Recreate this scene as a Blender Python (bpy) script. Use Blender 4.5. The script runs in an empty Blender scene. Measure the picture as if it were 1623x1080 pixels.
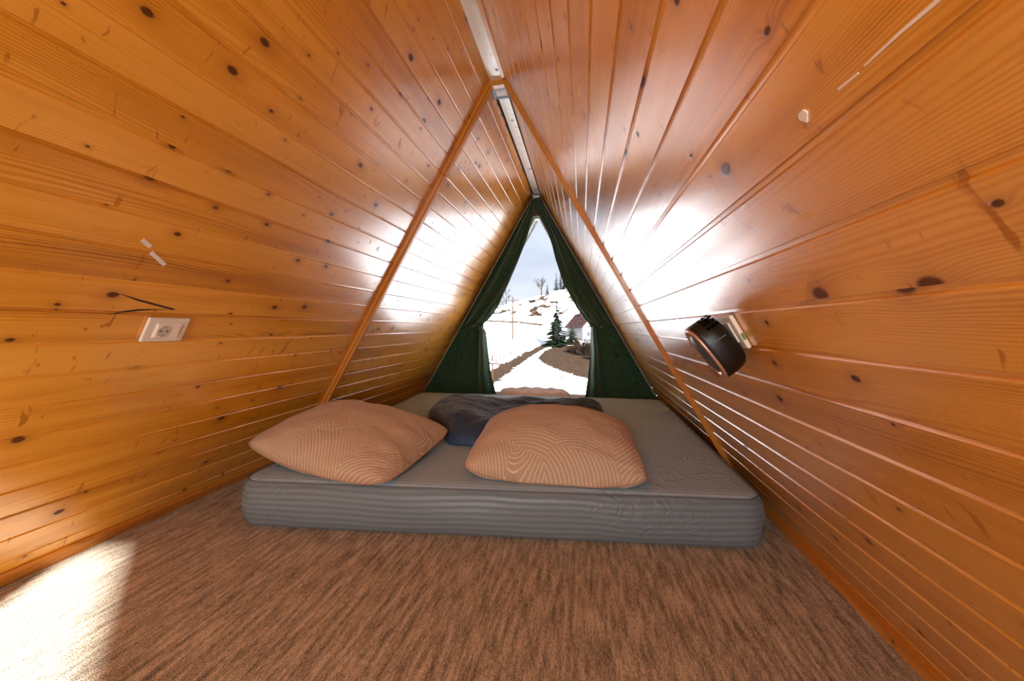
import bpy, bmesh, math, random
from mathutils import Vector, Matrix, noise
R = math.radians
sc = bpy.context.scene
COL = sc.collection
# ------------------------------------------------------------------ camera
f_px, YAW, PITCH, ROLL = 613.83, -0.1794, -0.0335, 0.0055
CAM = Vector((0.4684, 0.0, 0.8))
fw = Vector((math.sin(YAW)*math.cos(PITCH), math.cos(YAW)*math.cos(PITCH), math.sin(PITCH)))
rt = Vector((math.cos(YAW), -math.sin(YAW), 0)); up = rt.cross(fw)
r2 = rt*math.cos(ROLL)+up*math.sin(ROLL); u2 = up*math.cos(ROLL)-rt*math.sin(ROLL)
cd = bpy.data.cameras.new('camera'); cam = bpy.data.objects.new('camera', cd); COL.objects.link(cam)
m = Matrix((r2, u2, -fw)).transposed().to_4x4(); m.translation = CAM; cam.matrix_world = m
cd.sensor_width = 36; cd.lens = f_px/1623*36; cd.clip_start = .02; cd.clip_end = 2000
sc.camera = cam
# ------------------------------------------------------------------ world, sun, added fill light
w = bpy.data.worlds.new('sky'); sc.world = w; w.use_nodes = True
nt = w.node_tree; nt.nodes.clear()
def N(nt, t, **k):
    n = nt.nodes.new(t)
    for a, v in k.items():
        if a.startswith('i_'): n.inputs[int(a[2:]) if a[2:].isdigit() else a[2:].replace('_', ' ')].default_value = v
        else: setattr(n, a, v)
    return n
def ramp(nt, stops, interp='LINEAR'):
    n = nt.nodes.new('ShaderNodeValToRGB'); cr = n.color_ramp; cr.interpolation = interp
    while len(cr.elements) < len(stops): cr.elements.new(.5)
    for e, (p, c) in zip(cr.elements, stops):
        e.position = p; e.color = (*c, 1) if len(c) == 3 else c
    return n
tc = N(nt, 'ShaderNodeTexCoord'); sx = N(nt, 'ShaderNodeSeparateXYZ'); nt.links.new(tc.outputs['Generated'], sx.inputs[0])
gr = ramp(nt, [(0, (.84, .86, .90)), (.12, (.70, .76, .87)), (.5, (.60, .69, .86))]); nt.links.new(sx.outputs[2], gr.inputs[0])
mp = N(nt, 'ShaderNodeMapping'); mp.inputs['Scale'].default_value = (3, 3, 9); nt.links.new(tc.outputs['Generated'], mp.inputs[0])
cl = N(nt, 'ShaderNodeTexNoise', i_Scale=1.6, i_Detail=4.0, i_Roughness=.5); nt.links.new(mp.outputs[0], cl.inputs[0])
cr = ramp(nt, [(.38, (.90, .91, .94)), (.62, (1.04, 1.04, 1.04))]); nt.links.new(cl.outputs[0], cr.inputs[0])
mx = N(nt, 'ShaderNodeMix', data_type='RGBA', blend_type='MULTIPLY'); mx.inputs[0].default_value = 1
nt.links.new(gr.outputs[0], mx.inputs[6]); nt.links.new(cr.outputs[0], mx.inputs[7])
bg = N(nt, 'ShaderNodeBackground', i_Strength=2.25)
nt.links.new(mx.outputs[2], bg.inputs[0]); wo = N(nt, 'ShaderNodeOutputWorld'); nt.links.new(bg.outputs[0], wo.inputs[0])
def look(o, d): o.rotation_euler = Vector(d).to_track_quat('-Z', 'Y').to_euler()
SUN_D = Vector((-.9, 2.2, -1.0))
sl = bpy.data.lights.new('sun', 'SUN'); sl.energy = 118; sl.angle = R(1.4); sl.color = (1, .985, .96)
so = bpy.data.objects.new('sun', sl); COL.objects.link(so); look(so, SUN_D)
al = bpy.data.lights.new('rear_fill_light', 'AREA'); al.shape = 'RECTANGLE'; al.size = .9; al.size_y = .9; al.energy = 52; al.color = (.86, .94, 1)  # added fill lamp behind the camera, brightens the room
ao = bpy.data.objects.new('rear_fill_light', al); COL.objects.link(ao); ao.location = (0.22, -1.76, 1.0); look(ao, (-.1, 1, .1))
pl = bpy.data.lights.new('window_portal', 'AREA'); pl.shape = 'RECTANGLE'; pl.size = 1.9; pl.size_y = 1.95; pl.cycles.is_portal = True
po = bpy.data.objects.new('window_portal', pl); COL.objects.link(po); po.location = (0, 4.0, 1.05); look(po, (0, -1, 0))
vs = sc.view_settings; sc.display_settings.display_device = 'sRGB'
vs.view_transform = 'Standard'; vs.look = 'None'; vs.exposure = .24; vs.gamma = 1; vs.use_curve_mapping = False
cy = sc.cycles; cy.max_bounces = 10; cy.diffuse_bounces = 6; cy.glossy_bounces = 4; cy.transparent_max_bounces = 12
cy.sample_clamp_indirect = 6; cy.caustics_reflective = False; cy.caustics_refractive = False
try: cy.use_denoising = True
except Exception: pass
# ------------------------------------------------------------------ helpers
def mesh_obj(name, verts, faces, mat, parent=None, smooth=False, uvs=None, mats=None, fmat=None):
    me = bpy.data.meshes.new(name); me.from_pydata([tuple(v) for v in verts], [], faces)
    for mm in (mats or [mat]): me.materials.append(mm)
    if fmat:
        for p, i in zip(me.polygons, fmat): p.material_index = i
    if uvs:
        ul = me.uv_layers.new(name='UVMap')
        for p in me.polygons:
            for li, vi in zip(p.loop_indices, p.vertices): ul.data[li].uv = uvs[vi]
    if smooth: me.polygons.foreach_set('use_smooth', [True]*len(me.polygons))
    me.update()
    o = bpy.data.objects.new(name, me); COL.objects.link(o)
    if parent: o.parent = parent
    return o
class MB:
    def __init__(s): s.v = []; s.f = []; s.uv = []
    def add(s, vs, fs, uv=None):
        b = len(s.v); s.v += [Vector(x) for x in vs]; s.f += [tuple(b+i for i in f) for f in fs]
        s.uv += uv if uv else [(0, 0)]*len(vs)
    def box(s, c, h, M=None):
        vs = [Vector((sx_*h[0], sy_*h[1], sz_*h[2])) for sx_ in (-1, 1) for sy_ in (-1, 1) for sz_ in (-1, 1)]
        vs = [(M @ v if M else v)+Vector(c) for v in vs]
        s.add(vs, [(0, 1, 3, 2), (4, 6, 7, 5), (0, 4, 5, 1), (2, 3, 7, 6), (0, 2, 6, 4), (1, 5, 7, 3)],
              [((v.y), (v.x+v.z)) for v in vs])
    def tube(s, pts, rad, n=8):
        pts = [Vector(p) for p in pts]; rings = []
        for i, p in enumerate(pts):
            t = (pts[min(i+1, len(pts)-1)]-pts[max(i-1, 0)]).normalized()
            a = t.cross(Vector((0, 0, 1)));  a = a if a.length > .05 else t.cross(Vector((1, 0, 0))); a.normalize(); b = t.cross(a)
            r = rad[i] if isinstance(rad, (list, tuple)) else rad
            rings.append([p+a*math.cos(2*math.pi*k/n)*r+b*math.sin(2*math.pi*k/n)*r for k in range(n)])
        vs = [v for g in rings for v in g]
        fs = [(i*n+k, i*n+(k+1) % n, (i+1)*n+(k+1) % n, (i+1)*n+k) for i in range(len(pts)-1) for k in range(n)]
        fs += [tuple(range(n-1, -1, -1)), tuple((len(pts)-1)*n+k for k in range(n))]
        s.add(vs, fs)
    def build(s, name, mat, parent=None, smooth=False, uv=False):
        return mesh_obj(name, s.v, s.f, mat, parent, smooth, s.uv if uv else None)
def tag(o, label=None, cat=None, group=None, kind=None):
    if label: o['label'] = label
    if cat: o['category'] = cat
    if group: o['group'] = group
    if kind: o['kind'] = kind
    return o
def empty(name, loc=(0, 0, 0)):
    o = bpy.data.objects.new(name, None); COL.objects.link(o); o.location = loc; o.empty_display_size = .1; return o
def adopt(child, parent):
    child.parent = parent; child.matrix_parent_inverse = Matrix.Translation(-Vector(parent.location)); return child
def bevel(o, wd, seg=2):
    b = o.modifiers.new('bevel', 'BEVEL'); b.width = wd; b.segments = seg; b.limit_method = 'ANGLE'; b.angle_limit = R(40)
def mat(name, col=(.5, .5, .5), rough=.6, metal=0, spec=.5, sheen=0, coat=0, trans=0):
    mm = bpy.data.materials.new(name); mm.use_nodes = True; b = mm.node_tree.nodes['Principled BSDF']
    b.inputs['Base Color'].default_value = (*col, 1); b.inputs['Roughness'].default_value = rough; b.inputs['Metallic'].default_value = metal
    b.inputs['Specular IOR Level'].default_value = spec; b.inputs['Sheen Weight'].default_value = sheen; b.inputs['Coat Weight'].default_value = coat
    b.inputs['Transmission Weight'].default_value = trans
    return mm
def noisy(mm, c1, c2, scale=20, sc3=(1, 1, 1), lo=.35, hi=.65, coord='Object', bump=0, bscale=None, detail=4):
    nt = mm.node_tree; b = nt.nodes['Principled BSDF']; t = N(nt, 'ShaderNodeTexCoord'); p = N(nt, 'ShaderNodeMapping'); p.inputs['Scale'].default_value = sc3
    nt.links.new(t.outputs[coord], p.inputs[0]); n = N(nt, 'ShaderNodeTexNoise', i_Scale=scale, i_Detail=float(detail)); nt.links.new(p.outputs[0], n.inputs[0])
    r = ramp(nt, [(lo, c1), (hi, c2)]); nt.links.new(n.outputs[0], r.inputs[0]); nt.links.new(r.outputs[0], b.inputs['Base Color'])
    if bump:
        n2 = N(nt, 'ShaderNodeTexNoise', i_Scale=bscale or scale, i_Detail=4.0); nt.links.new(t.outputs[coord], n2.inputs[0])
        bp = N(nt, 'ShaderNodeBump', i_Strength=1.0, i_Distance=bump); nt.links.new(n2.outputs[0], bp.inputs['Height']); nt.links.new(bp.outputs[0], b.inputs['Normal'])
    return mm
# ------------------------------------------------------------------ wood
def math_(nt, op, a, b=None, c=None, clamp=False):
    n = nt.nodes.new('ShaderNodeMath'); n.operation = op; n.use_clamp = clamp
    for i, x in enumerate((a, b, c)):
        if x is None: continue
        if isinstance(x, (int, float)): n.inputs[i].default_value = x
        else: nt.links.new(x, n.inputs[i])
    return n.outputs[0]
def wood(name, pitch, joint=4.102, dark=(.34, .110, .006), mid=(.67, .268, .012), light=(.80, .375, .045), rough=.30, knots=.60, seed=0., coat=1.):
    """varnished spruce boards; UV.x = metres along the board, UV.y = metres across; one random number per board"""
    mm = bpy.data.materials.new(name); mm.use_nodes = True; nt = mm.node_tree; b = nt.nodes['Principled BSDF']; L = nt.links.new
    uv = N(nt, 'ShaderNodeUVMap'); s = N(nt, 'ShaderNodeSeparateXYZ'); L(uv.outputs[0], s.inputs[0]); u, v = s.outputs[0], s.outputs[1]
    bid = math_(nt, 'FLOOR', math_(nt, 'DIVIDE', v, pitch)); jn = math_(nt, 'GREATER_THAN', u, joint)
    bid = math_(nt, 'ADD', bid, math_(nt, 'MULTIPLY', jn, 41.3)); bid = math_(nt, 'ADD', bid, seed)
    wn = N(nt, 'ShaderNodeTexWhiteNoise', noise_dimensions='1D'); L(bid, wn.inputs['W']); rnd = wn.outputs[0]
    u1 = math_(nt, 'ADD', u, math_(nt, 'MULTIPLY', rnd, 57.0)); off = math_(nt, 'MULTIPLY', bid, 3.7)
    # knots
    cv = N(nt, 'ShaderNodeCombineXYZ'); L(math_(nt, 'MULTIPLY', u1, .62), cv.inputs[0]); L(v, cv.inputs[1]); L(math_(nt, 'MULTIPLY', bid, .05), cv.inputs[2])
    vo = N(nt, 'ShaderNodeTexVoronoi', voronoi_dimensions='2D', i_Scale=9.0, i_Randomness=1.0); L(cv.outputs[0], vo.inputs['Vector'])
    sp = N(nt, 'ShaderNodeSeparateColor'); L(vo.outputs['Color'], sp.inputs[0])
    has = math_(nt, 'LESS_THAN', sp.outputs[0], math_(nt, 'MULTIPLY_ADD', jn, .35, knots)); dist = vo.outputs['Distance']
    kr = math_(nt, 'MULTIPLY_ADD', math_(nt, 'POWER', sp.outputs[1], 3.0), .085, .024)
    kd = math_(nt, 'DIVIDE', dist, kr)
    core = math_(nt, 'MULTIPLY', has, math_(nt, 'MULTIPLY', math_(nt, 'SUBTRACT', 1.12, kd), 2.4, clamp=True))
    halo = math_(nt, 'MULTIPLY', has, math_(nt, 'POWER', 2.718, math_(nt, 'MULTIPLY', math_(nt, 'POWER', math_(nt, 'MULTIPLY', kd, .42), 2.0), -1.0)))
    # grain, bent round the knots
    vv = math_(nt, 'ADD', math_(nt, 'ADD', v, off), math_(nt, 'MULTIPLY', halo, .012))
    def gn(su, sv, scale, det=3.0, dis=0.):
        c = N(nt, 'ShaderNodeCombineXYZ'); L(math_(nt, 'MULTIPLY', u1, su), c.inputs[0]); L(math_(nt, 'MULTIPLY', vv, sv), c.inputs[1]); L(off, c.inputs[2])
        n = N(nt, 'ShaderNodeTexNoise', i_Scale=scale, i_Detail=det, i_Distortion=dis); L(c.outputs[0], n.inputs[0]); return n.outputs[0]
    warp = gn(.75, 11., 1.0, 1.0)
    rings = math_(nt, 'SINE', math_(nt, 'MULTIPLY', math_(nt, 'ADD', math_(nt, 'MULTIPLY', vv, 1.0), math_(nt, 'MULTIPLY', warp, .10)), 1150.0))
    rings = math_(nt, 'MULTIPLY_ADD', rings, .5, .5)
    rings = math_(nt, 'MULTIPLY', math_(nt, 'POWER', rings, 1.6), gn(1.2, 18., 1., 2.))
    fine = gn(6., 420., 1.0, 2.0); broad = gn(.9, 16., 1.0, 3.0)
    g = math_(nt, 'ADD', math_(nt, 'MULTIPLY', rings, .36), math_(nt, 'ADD', math_(nt, 'MULTIPLY', fine, .30), math_(nt, 'MULTIPLY', broad, .75)))
    g = math_(nt, 'ADD', g, math_(nt, 'MULTIPLY_ADD', rnd, .30, -.18))
    cr = ramp(nt, [(.42, light), (.66, mid), (.98, dark)]); L(g, cr.inputs[0])
    m1 = N(nt, 'ShaderNodeMix', data_type='RGBA'); L(math_(nt, 'MULTIPLY', halo, .55), m1.inputs[0]); L(cr.outputs[0], m1.inputs[6]); m1.inputs[7].default_value = (dark[0]*.95, dark[1]*.85, dark[2]*.8, 1)
    m2 = N(nt, 'ShaderNodeMix', data_type='RGBA'); L(math_(nt, 'MULTIPLY', core, .92, clamp=True), m2.inputs[0]); L(m1.outputs[2], m2.inputs[6]); m2.inputs[7].default_value = (.075, .018, .006, 1)
    # resin streaks that cross the grain
    c = N(nt, 'ShaderNodeCombineXYZ'); L(math_(nt, 'MULTIPLY', u1, 38.), c.inputs[0]); L(math_(nt, 'MULTIPLY', v, 13.), c.inputs[1]); L(off, c.inputs[2])
    st = N(nt, 'ShaderNodeTexNoise', i_Scale=1.0, i_Detail=2.0, i_Distortion=.8); L(c.outputs[0], st.inputs[0])
    sr = ramp(nt, [(.675, (0, 0, 0)), (.72, (1, 1, 1))]); L(math_(nt, 'MULTIPLY_ADD', jn, .05, st.outputs[0]), sr.inputs[0])
    m3 = N(nt, 'ShaderNodeMix', data_type='RGBA'); L(math_(nt, 'MULTIPLY', sr.outputs[0], .62), m3.inputs[0]); L(m2.outputs[2], m3.inputs[6]); m3.inputs[7].default_value = (dark[0]*.75, dark[1]*.6, dark[2]*.5, 1)
    L(m3.outputs[2], b.inputs['Base Color'])
    rr = math_(nt, 'MULTIPLY_ADD', gn(7., 40., 1., 3.), .22, rough-.10); L(rr, b.inputs['Roughness'])
    cwt = math_(nt, 'MULTIPLY', math_(nt, 'SUBTRACT', 1.0, math_(nt, 'MULTIPLY', core, .97, clamp=True)), math_(nt, 'SUBTRACT', 1.0, math_(nt, 'MULTIPLY', sr.outputs[0], .80)))
    cwt = math_(nt, 'MULTIPLY', cwt, math_(nt, 'SUBTRACT', coat*1.12, math_(nt, 'MULTIPLY', rings, coat*.35)), clamp=True)
    b.inputs['Specular IOR Level'].default_value = .3; L(cwt, b.inputs['Coat Weight']); b.inputs['Coat Roughness'].default_value = .20; b.inputs['Coat IOR'].default_value = 2.05
    bp = N(nt, 'ShaderNodeBump', i_Strength=1.0, i_Distance=.0007)
    hh = math_(nt, 'ADD', math_(nt, 'MULTIPLY', rings, -.25), math_(nt, 'ADD', math_(nt, 'MULTIPLY', gn(5., 22., 1., 2.), 1.6), math_(nt, 'MULTIPLY', gn(55., 55., 1., 2.), .5)))
    L(math_(nt, 'SUBTRACT', hh, math_(nt, 'MULTIPLY', core, .6)), bp.inputs['Height']); L(bp.outputs[0], b.inputs['Normal'])
    return mm
W_, RD, H_ = 1.2755, .0423, 2.134
YB, YE, Y0 = 2.102, 3.997, -1.8
SL = math.hypot(W_-RD, H_); CS, SN = (W_-RD)/SL, H_/SL
PL, PR = .0827/SN, .0778/SN
def wall_pt(side, s, y, d=0.):      # side -1 left, 1 right; s metres up the slope, d metres into the room
    return Vector((side*(W_-s*CS)-side*SN*d, y, s*SN-CS*d))
M_left = wood('varnished_spruce_left', PL, seed=3.)
M_right = wood('varnished_spruce_right', PR, seed=119., dark=(.32, .100, .006), mid=(.60, .240, .012), light=(.74, .345, .045))
M_trim = wood('spruce_trim', 5.0, joint=50, dark=(.36, .11, .010), mid=(.52, .19, .020), light=(.64, .27, .04), knots=.2, seed=9, rough=.38, coat=.25)
M_ridge = wood('pale_ridge_board', 5.0,  dark=(.50, .34, .20), mid=(.84, .72, .54), light=(.92, .86, .74), knots=.75, seed=21, rough=.42, coat=1.)
# ------------------------------------------------------------------ room shell
def clad(name, side, pitch, z_dark, mt):
    s0 = z_dark/SN; k0 = -int(s0/pitch)-1
    prof = []                       # (s, depth, uv_v)
    ys = [Y0, -1., -.3, .3, .9, 1.5, YB, 2.7, 3.3, YE]
    k = 0; edges = []
    s = s0-math.floor(s0/pitch)*pitch-pitch     # lowest board start
    base = s; kk = 0
    while base < SL:
        for ds, dd in ((0, .0), (.0004, 0.0), (pitch-.0112, 0.), (pitch-.0095, -.0018), (pitch-.0080, -.0038), (pitch-.0012, -.0046), (pitch-.0006, -.0042)):
            prof.append((base+ds, dd, (kk+.001+ds/pitch*.998)*pitch))
        base += pitch; kk += 1
    prof = [p for p in prof if -.001 <= p[0] <= SL-.001]; prof.append((SL+.004, prof[-1][1], prof[-1][2]+SL+.004-prof[-1][0]))
    prof = [(0, 0, prof[0][2]-prof[0][0])]+prof
    verts = []; uvs = []; faces = []
    for (s, d, uv) in prof:
        for y in ys: verts.append(wall_pt(side, s, y, d)); uvs.append((y+2, uv))
    n = len(ys)
    for i in range(len(prof)-1):
        for j in range(n-1):
            q = (i*n+j, i*n+j+1, (i+1)*n+j+1, (i+1)*n+j); faces.append(q if side > 0 else q[::-1])
    # outer skin so that the wall has a thickness
    b = len(verts)
    for s, y in ((0, Y0), (0, YE), (SL+.06, YE), (SL+.06, Y0)): verts.append(wall_pt(side, s, y, -.06)); uvs.append((y, s))
    faces.append((b, b+1, b+2, b+3) if side < 0 else (b+3, b+2, b+1, b))
    faces.append((b, b+1, n-1, 0)); faces.append((b+3, b+2, (len(prof)-1)*n+n-1, (len(prof)-1)*n))
    return tag(mesh_obj(name, verts, faces, mt, uvs=uvs), kind='structure')
wl = clad('wall_left', -1, PL, 1.336, M_left); wr = clad('wall_right', 1, PR, 1.464, M_right)
# UV.x runs y + 2; the boards are jointed under the battens at UV.x = YB + 2
b_ = MB(); b_.box((0, (Y0+YB)/2, H_+.012), (RD-.004, (YB-Y0)/2, .012)); b_.uv = [(v.y+2, v.x*1.0+.3) for v in b_.v]
b_.box((0.004, (YE+YB)/2, H_+.010), (RD-.012, (YE-YB)/2, .012)); b_.uv = [(v.y+2, v.x*1.0+.3) for v in b_.v]
tag(b_.build('ceiling', M_ridge, uv=True), kind='structure')
b_ = MB(); b_.box((RD-.004, (Y0+YB)/2, H_+.002), (.009, (YB-Y0)/2, .010)); b_.uv = [(v.y+2, v.x) for v in b_.v]
tag(b_.build('trim_1', M_trim, uv=True), kind='structure')
b_ = MB(); b_.box((0, (Y0+YE)/2, H_+.06), (.14, (YE-Y0)/2, .03)); tag(b_.build('roof', mat('dark_roof', (.05, .045, .04), .9)), kind='structure')
# carpet
M_carp = bpy.data.materials.new('brown_streaked_carpet'); M_carp.use_nodes = True; nt = M_carp.node_tree; b = nt.nodes['Principled BSDF']; L = nt.links.new
t = N(nt, 'ShaderNodeTexCoord'); p1 = N(nt, 'ShaderNodeMapping'); p1.inputs['Scale'].default_value = (66, 8, 1); L(t.outputs['Object'], p1.inputs[0])
n1 = N(nt, 'ShaderNodeTexNoise', i_Scale=1.0, i_Detail=3.0, i_Roughness=.6); L(p1.outputs[0], n1.inputs[0])
n2 = N(nt, 'ShaderNodeTexNoise', i_Scale=320., i_Detail=2.0); L(t.outputs['Object'], n2.inputs[0])
p3 = N(nt, 'ShaderNodeMapping'); p3.inputs['Scale'].default_value = (300, 70, 1); L(t.outputs['Object'], p3.inputs[0])
n3 = N(nt, 'ShaderNodeTexNoise', i_Scale=1.0, i_Detail=2.0); L(p3.outputs[0], n3.inputs[0])
g = math_(nt, 'ADD', math_(nt, 'MULTIPLY', n1.outputs[0], .62), math_(nt, 'ADD', math_(nt, 'MULTIPLY', n2.outputs[0], .50), math_(nt, 'MULTIPLY', n3.outputs[0], .4)))
r = ramp(nt, [(.60, (.115, .088, .054)), (.74, (.33, .262, .172)), (.90, (.62, .51, .37))]); L(g, r.inputs[0]); L(r.outputs[0], b.inputs['Base Color'])
b.inputs['Roughness'].default_value = .95; b.inputs['Specular IOR Level'].default_value = .1; b.inputs['Sheen Weight'].default_value = .15
bp = N(nt, 'ShaderNodeBump', i_Strength=.8, i_Distance=.004); L(math_(nt, 'ADD', n2.outputs[0], math_(nt, 'MULTIPLY', n3.outputs[0], .6)), bp.inputs['Height']); L(bp.outputs[0], b.inputs['Normal'])
b_ = MB(); b_.box((0, (Y0+4.05)/2, -.03), (W_+.1, (4.05-Y0)/2, .03)); tag(b_.build('floor', M_carp), kind='structure')
# floor mouldings
for side, nm, hh, ww in ((-1, 'baseboard_left', .050, .014), (1, 'baseboard_right', .030, .030)):
    b_ = MB(); vs = []; uv = []
    xin = lambda z: side*(W_-z/SN*CS)
    prof = [(xin(0), 0.), (xin(0)-side*ww, 0.), (xin(hh*.8)-side*ww*1.0, hh*.8), (xin(hh)-side*ww*.45, hh), (xin(hh)+side*.0, hh)] if side < 0 else \
           [(xin(0), 0.), (xin(0)-side*ww, 0.), (xin(0)-side*ww*1.05, hh*.75), (xin(hh)-side*ww*.55, hh), (xin(hh), hh)]
    ys = [Y0, 1., 2., 3., YE]
    for y in ys:
        for k, (x, z) in enumerate(prof): vs.append((x, y, z)); uv.append((y+2, k*.02+side))
    n = len(prof); fs = [(j*n+k, j*n+(k+1) % n, (j+1)*n+(k+1) % n, (j+1)*n+k) for j in range(len(ys)-1) for k in range(n)]
    b_.add(vs, fs, uv); tag(b_.build(nm, M_trim, uv=True), kind='structure')
# rafter battens
def batten(name, side, wd, th, s0=.0, s1=SL-.012):
    b_ = MB()
    for (a, t1) in ((wd, th*.55), (wd*.55, th)):
        vs = [wall_pt(side, s, YB+dy, d) for s in (s0, s1) for dy in (-a/2, a/2) for d in (-.002, t1)]
        b_.add(vs, [(0, 1, 3, 2), (4, 6, 7, 5), (0, 4, 5, 1), (2, 3, 7, 6), (0, 2, 6, 4), (1, 5, 7, 3)], [(s, q) for s in (s0+7, s1+7) for q in (side, side+.03, side+.06, side+.09)])
    o = b_.build(name, M_trim, uv=True); bevel(o, .002); return tag(o, kind='structure')
batten('trim_2', -1, .046, .030); batten('trim_3', 1, .042, .018)
b_ = MB(); b_.box((0, YB-.002, H_-.010), (.056, .016, .0175), Matrix.Rotation(R(-2), 3, 'Y')); b_.uv = [(v.x*3+31, v.z) for v in b_.v]
o = b_.build('trim_4', M_trim, uv=True); bevel(o, .0015); tag(o, kind='structure')
# end wall: frame of the triangular window
def tri(z0, inset):     # inside-edge points at inset from the slopes, from sill z0 up
    dx = inset/SN; zt = (W_-dx)/CS*SN
    return [(-(W_-dx-z0*CS/SN), z0), ((W_-dx-z0*CS/SN), z0), (0.0, zt)]
def frame_ring(name, outer, inner, y0, y1, mt, parent=None):
    n = len(outer); vs = [(x, y, z) for y in (y0, y1) for ring in (outer, inner) for x, z in ring]
    fs = []
    for k in range(n):
        k2 = (k+1) % n
        fs += [(k, k2, n+k2, n+k), (2*n+k, 3*n+k, 3*n+k2, 2*n+k2), (n+k, n+k2, 3*n+k2, 3*n+k), (k, 2*n+k, 2*n+k2, k2)]
    return mesh_obj(name, vs, fs, mt, parent)
M_white = mat('white_window_frame', (.82, .82, .80), .35)
M_dkwall = noisy(mat('end_wall_timber', (.2, .09, .03), .5), (.22, .09, .03), (.34, .15, .05), 8, (1, 1, 12))
TOPZ = 1.955
def apexed(z0, inset):
    a = tri(z0, inset); x0 = a[1][0]; zt = TOPZ+.0; sl = lambda z: (W_-inset/SN-z*CS/SN)
    return a[0], a[1], sl
# outer boundary = walls; inner = window opening
op = [(-1.02, .085), (1.02, .085), (.045, 1.945), (-.045, 1.945)]
ou = [(-W_, 0.), (W_, 0.), (RD, H_+.03), (-RD, H_+.03)]
tag(frame_ring('wall_end', ou, op, YE, YE+.08, M_dkwall), kind='structure')
wf = empty('window_1', (0, YE, 0)); tag(wf, kind='structure')
ins = [(-.975, .115), (.975, .115), (.022, 1.915), (-.022, 1.915)]
adopt(frame_ring('window_frame', op, ins, YE-.008, YE+.055, M_white), wf)
M_gl = bpy.data.materials.new('window_glass'); M_gl.use_nodes = True; nt = M_gl.node_tree; nt.nodes.clear(); L = nt.links.new
tr = N(nt, 'ShaderNodeBsdfTransparent'); tr.inputs[0].default_value = (.42, .425, .43, 1); gs = N(nt, 'ShaderNodeBsdfGlossy', i_Roughness=.01)
ge = N(nt, 'ShaderNodeNewGeometry'); fr = N(nt, 'ShaderNodeFresnel', i_IOR=1.45); ms = N(nt, 'ShaderNodeMixShader'); om = N(nt, 'ShaderNodeOutputMaterial')
L(math_(nt, 'MULTIPLY', fr.outputs[0], .08), ms.inputs[0]); L(tr.outputs[0], ms.inputs[1]); L(gs.outputs[0], ms.inputs[2]); L(ms.outputs[0], om.inputs[0])
adopt(mesh_obj('pane', [(x*1.002, YE+.03, z) for x, z in ins], [(0, 1, 2, 3)], M_gl), wf)
M_sill = mat('sill_timber', (.42, .24, .12), .5); M_black = mat('black_rubber', (.012, .012, .013), .5)
b_ = MB(); b_.box((0, YE-.045, .075), (1.18, .045, .010)); o = b_.build('trim_5', M_sill); bevel(o, .003); tag(o, kind='structure')
# unseen gable behind the viewer; opening shaped to cast the sun patch
hole = [(-.246, .727), (.555, .727), (.709, .955), (.41, 1.123), (.066, 1.318), (-.10, 1.309), (-.08, 1.177), (-.08, 1.023)]
outer = [(-W_-.1, -.0), (W_+.1, 0.), (W_+.02, .2), (.75, .93), (RD, H_+.03), (-RD, H_+.03), (-.75, .93), (-W_-.02, .2)]
M_gab = wood('gable_boards', .09, seed=300.)
tag(frame_ring('wall_back', outer, hole, Y0-.05, Y0, M_gab), kind='structure')
M_gl2 = M_gl.copy(); M_gl2.name = 'patch_dimming_glass'; M_gl2.node_tree.nodes['Transparent BSDF'].inputs[0].default_value = (.30, .30, .30, 1)  # unseen pane, added to dim the sun patch on the carpet
wb = empty('sun_patch_opening', (.25, Y0, 1.)); tag(wb, kind='structure'); adopt(mesh_obj('pane', [(x, Y0-.025, z) for x, z in hole], [tuple(range(8))], M_gl2), wb)
# roof overhang outside, seen through the top of the window
M_eave = noisy(mat('weathered_eave', (.4, .33, .28), .8), (.012, .010, .008), (.026, .021, .018), 30, (1, 1, 8))
for side, nm in ((-1, 'roof_overhang_left'), (1, 'roof_overhang_right')):
    vs = [wall_pt(side, s, y, d) for s in (.9, SL+.05) for y in (YE+.09, YE+.75) for d in (-.01, -.07)]
    o = mesh_obj(nm, vs, [(0, 1, 3, 2), (4, 6, 7, 5), (0, 4, 5, 1), (2, 3, 7, 6), (0, 2, 6, 4), (1, 5, 7, 3)], M_eave); tag(o, kind='structure')
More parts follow.
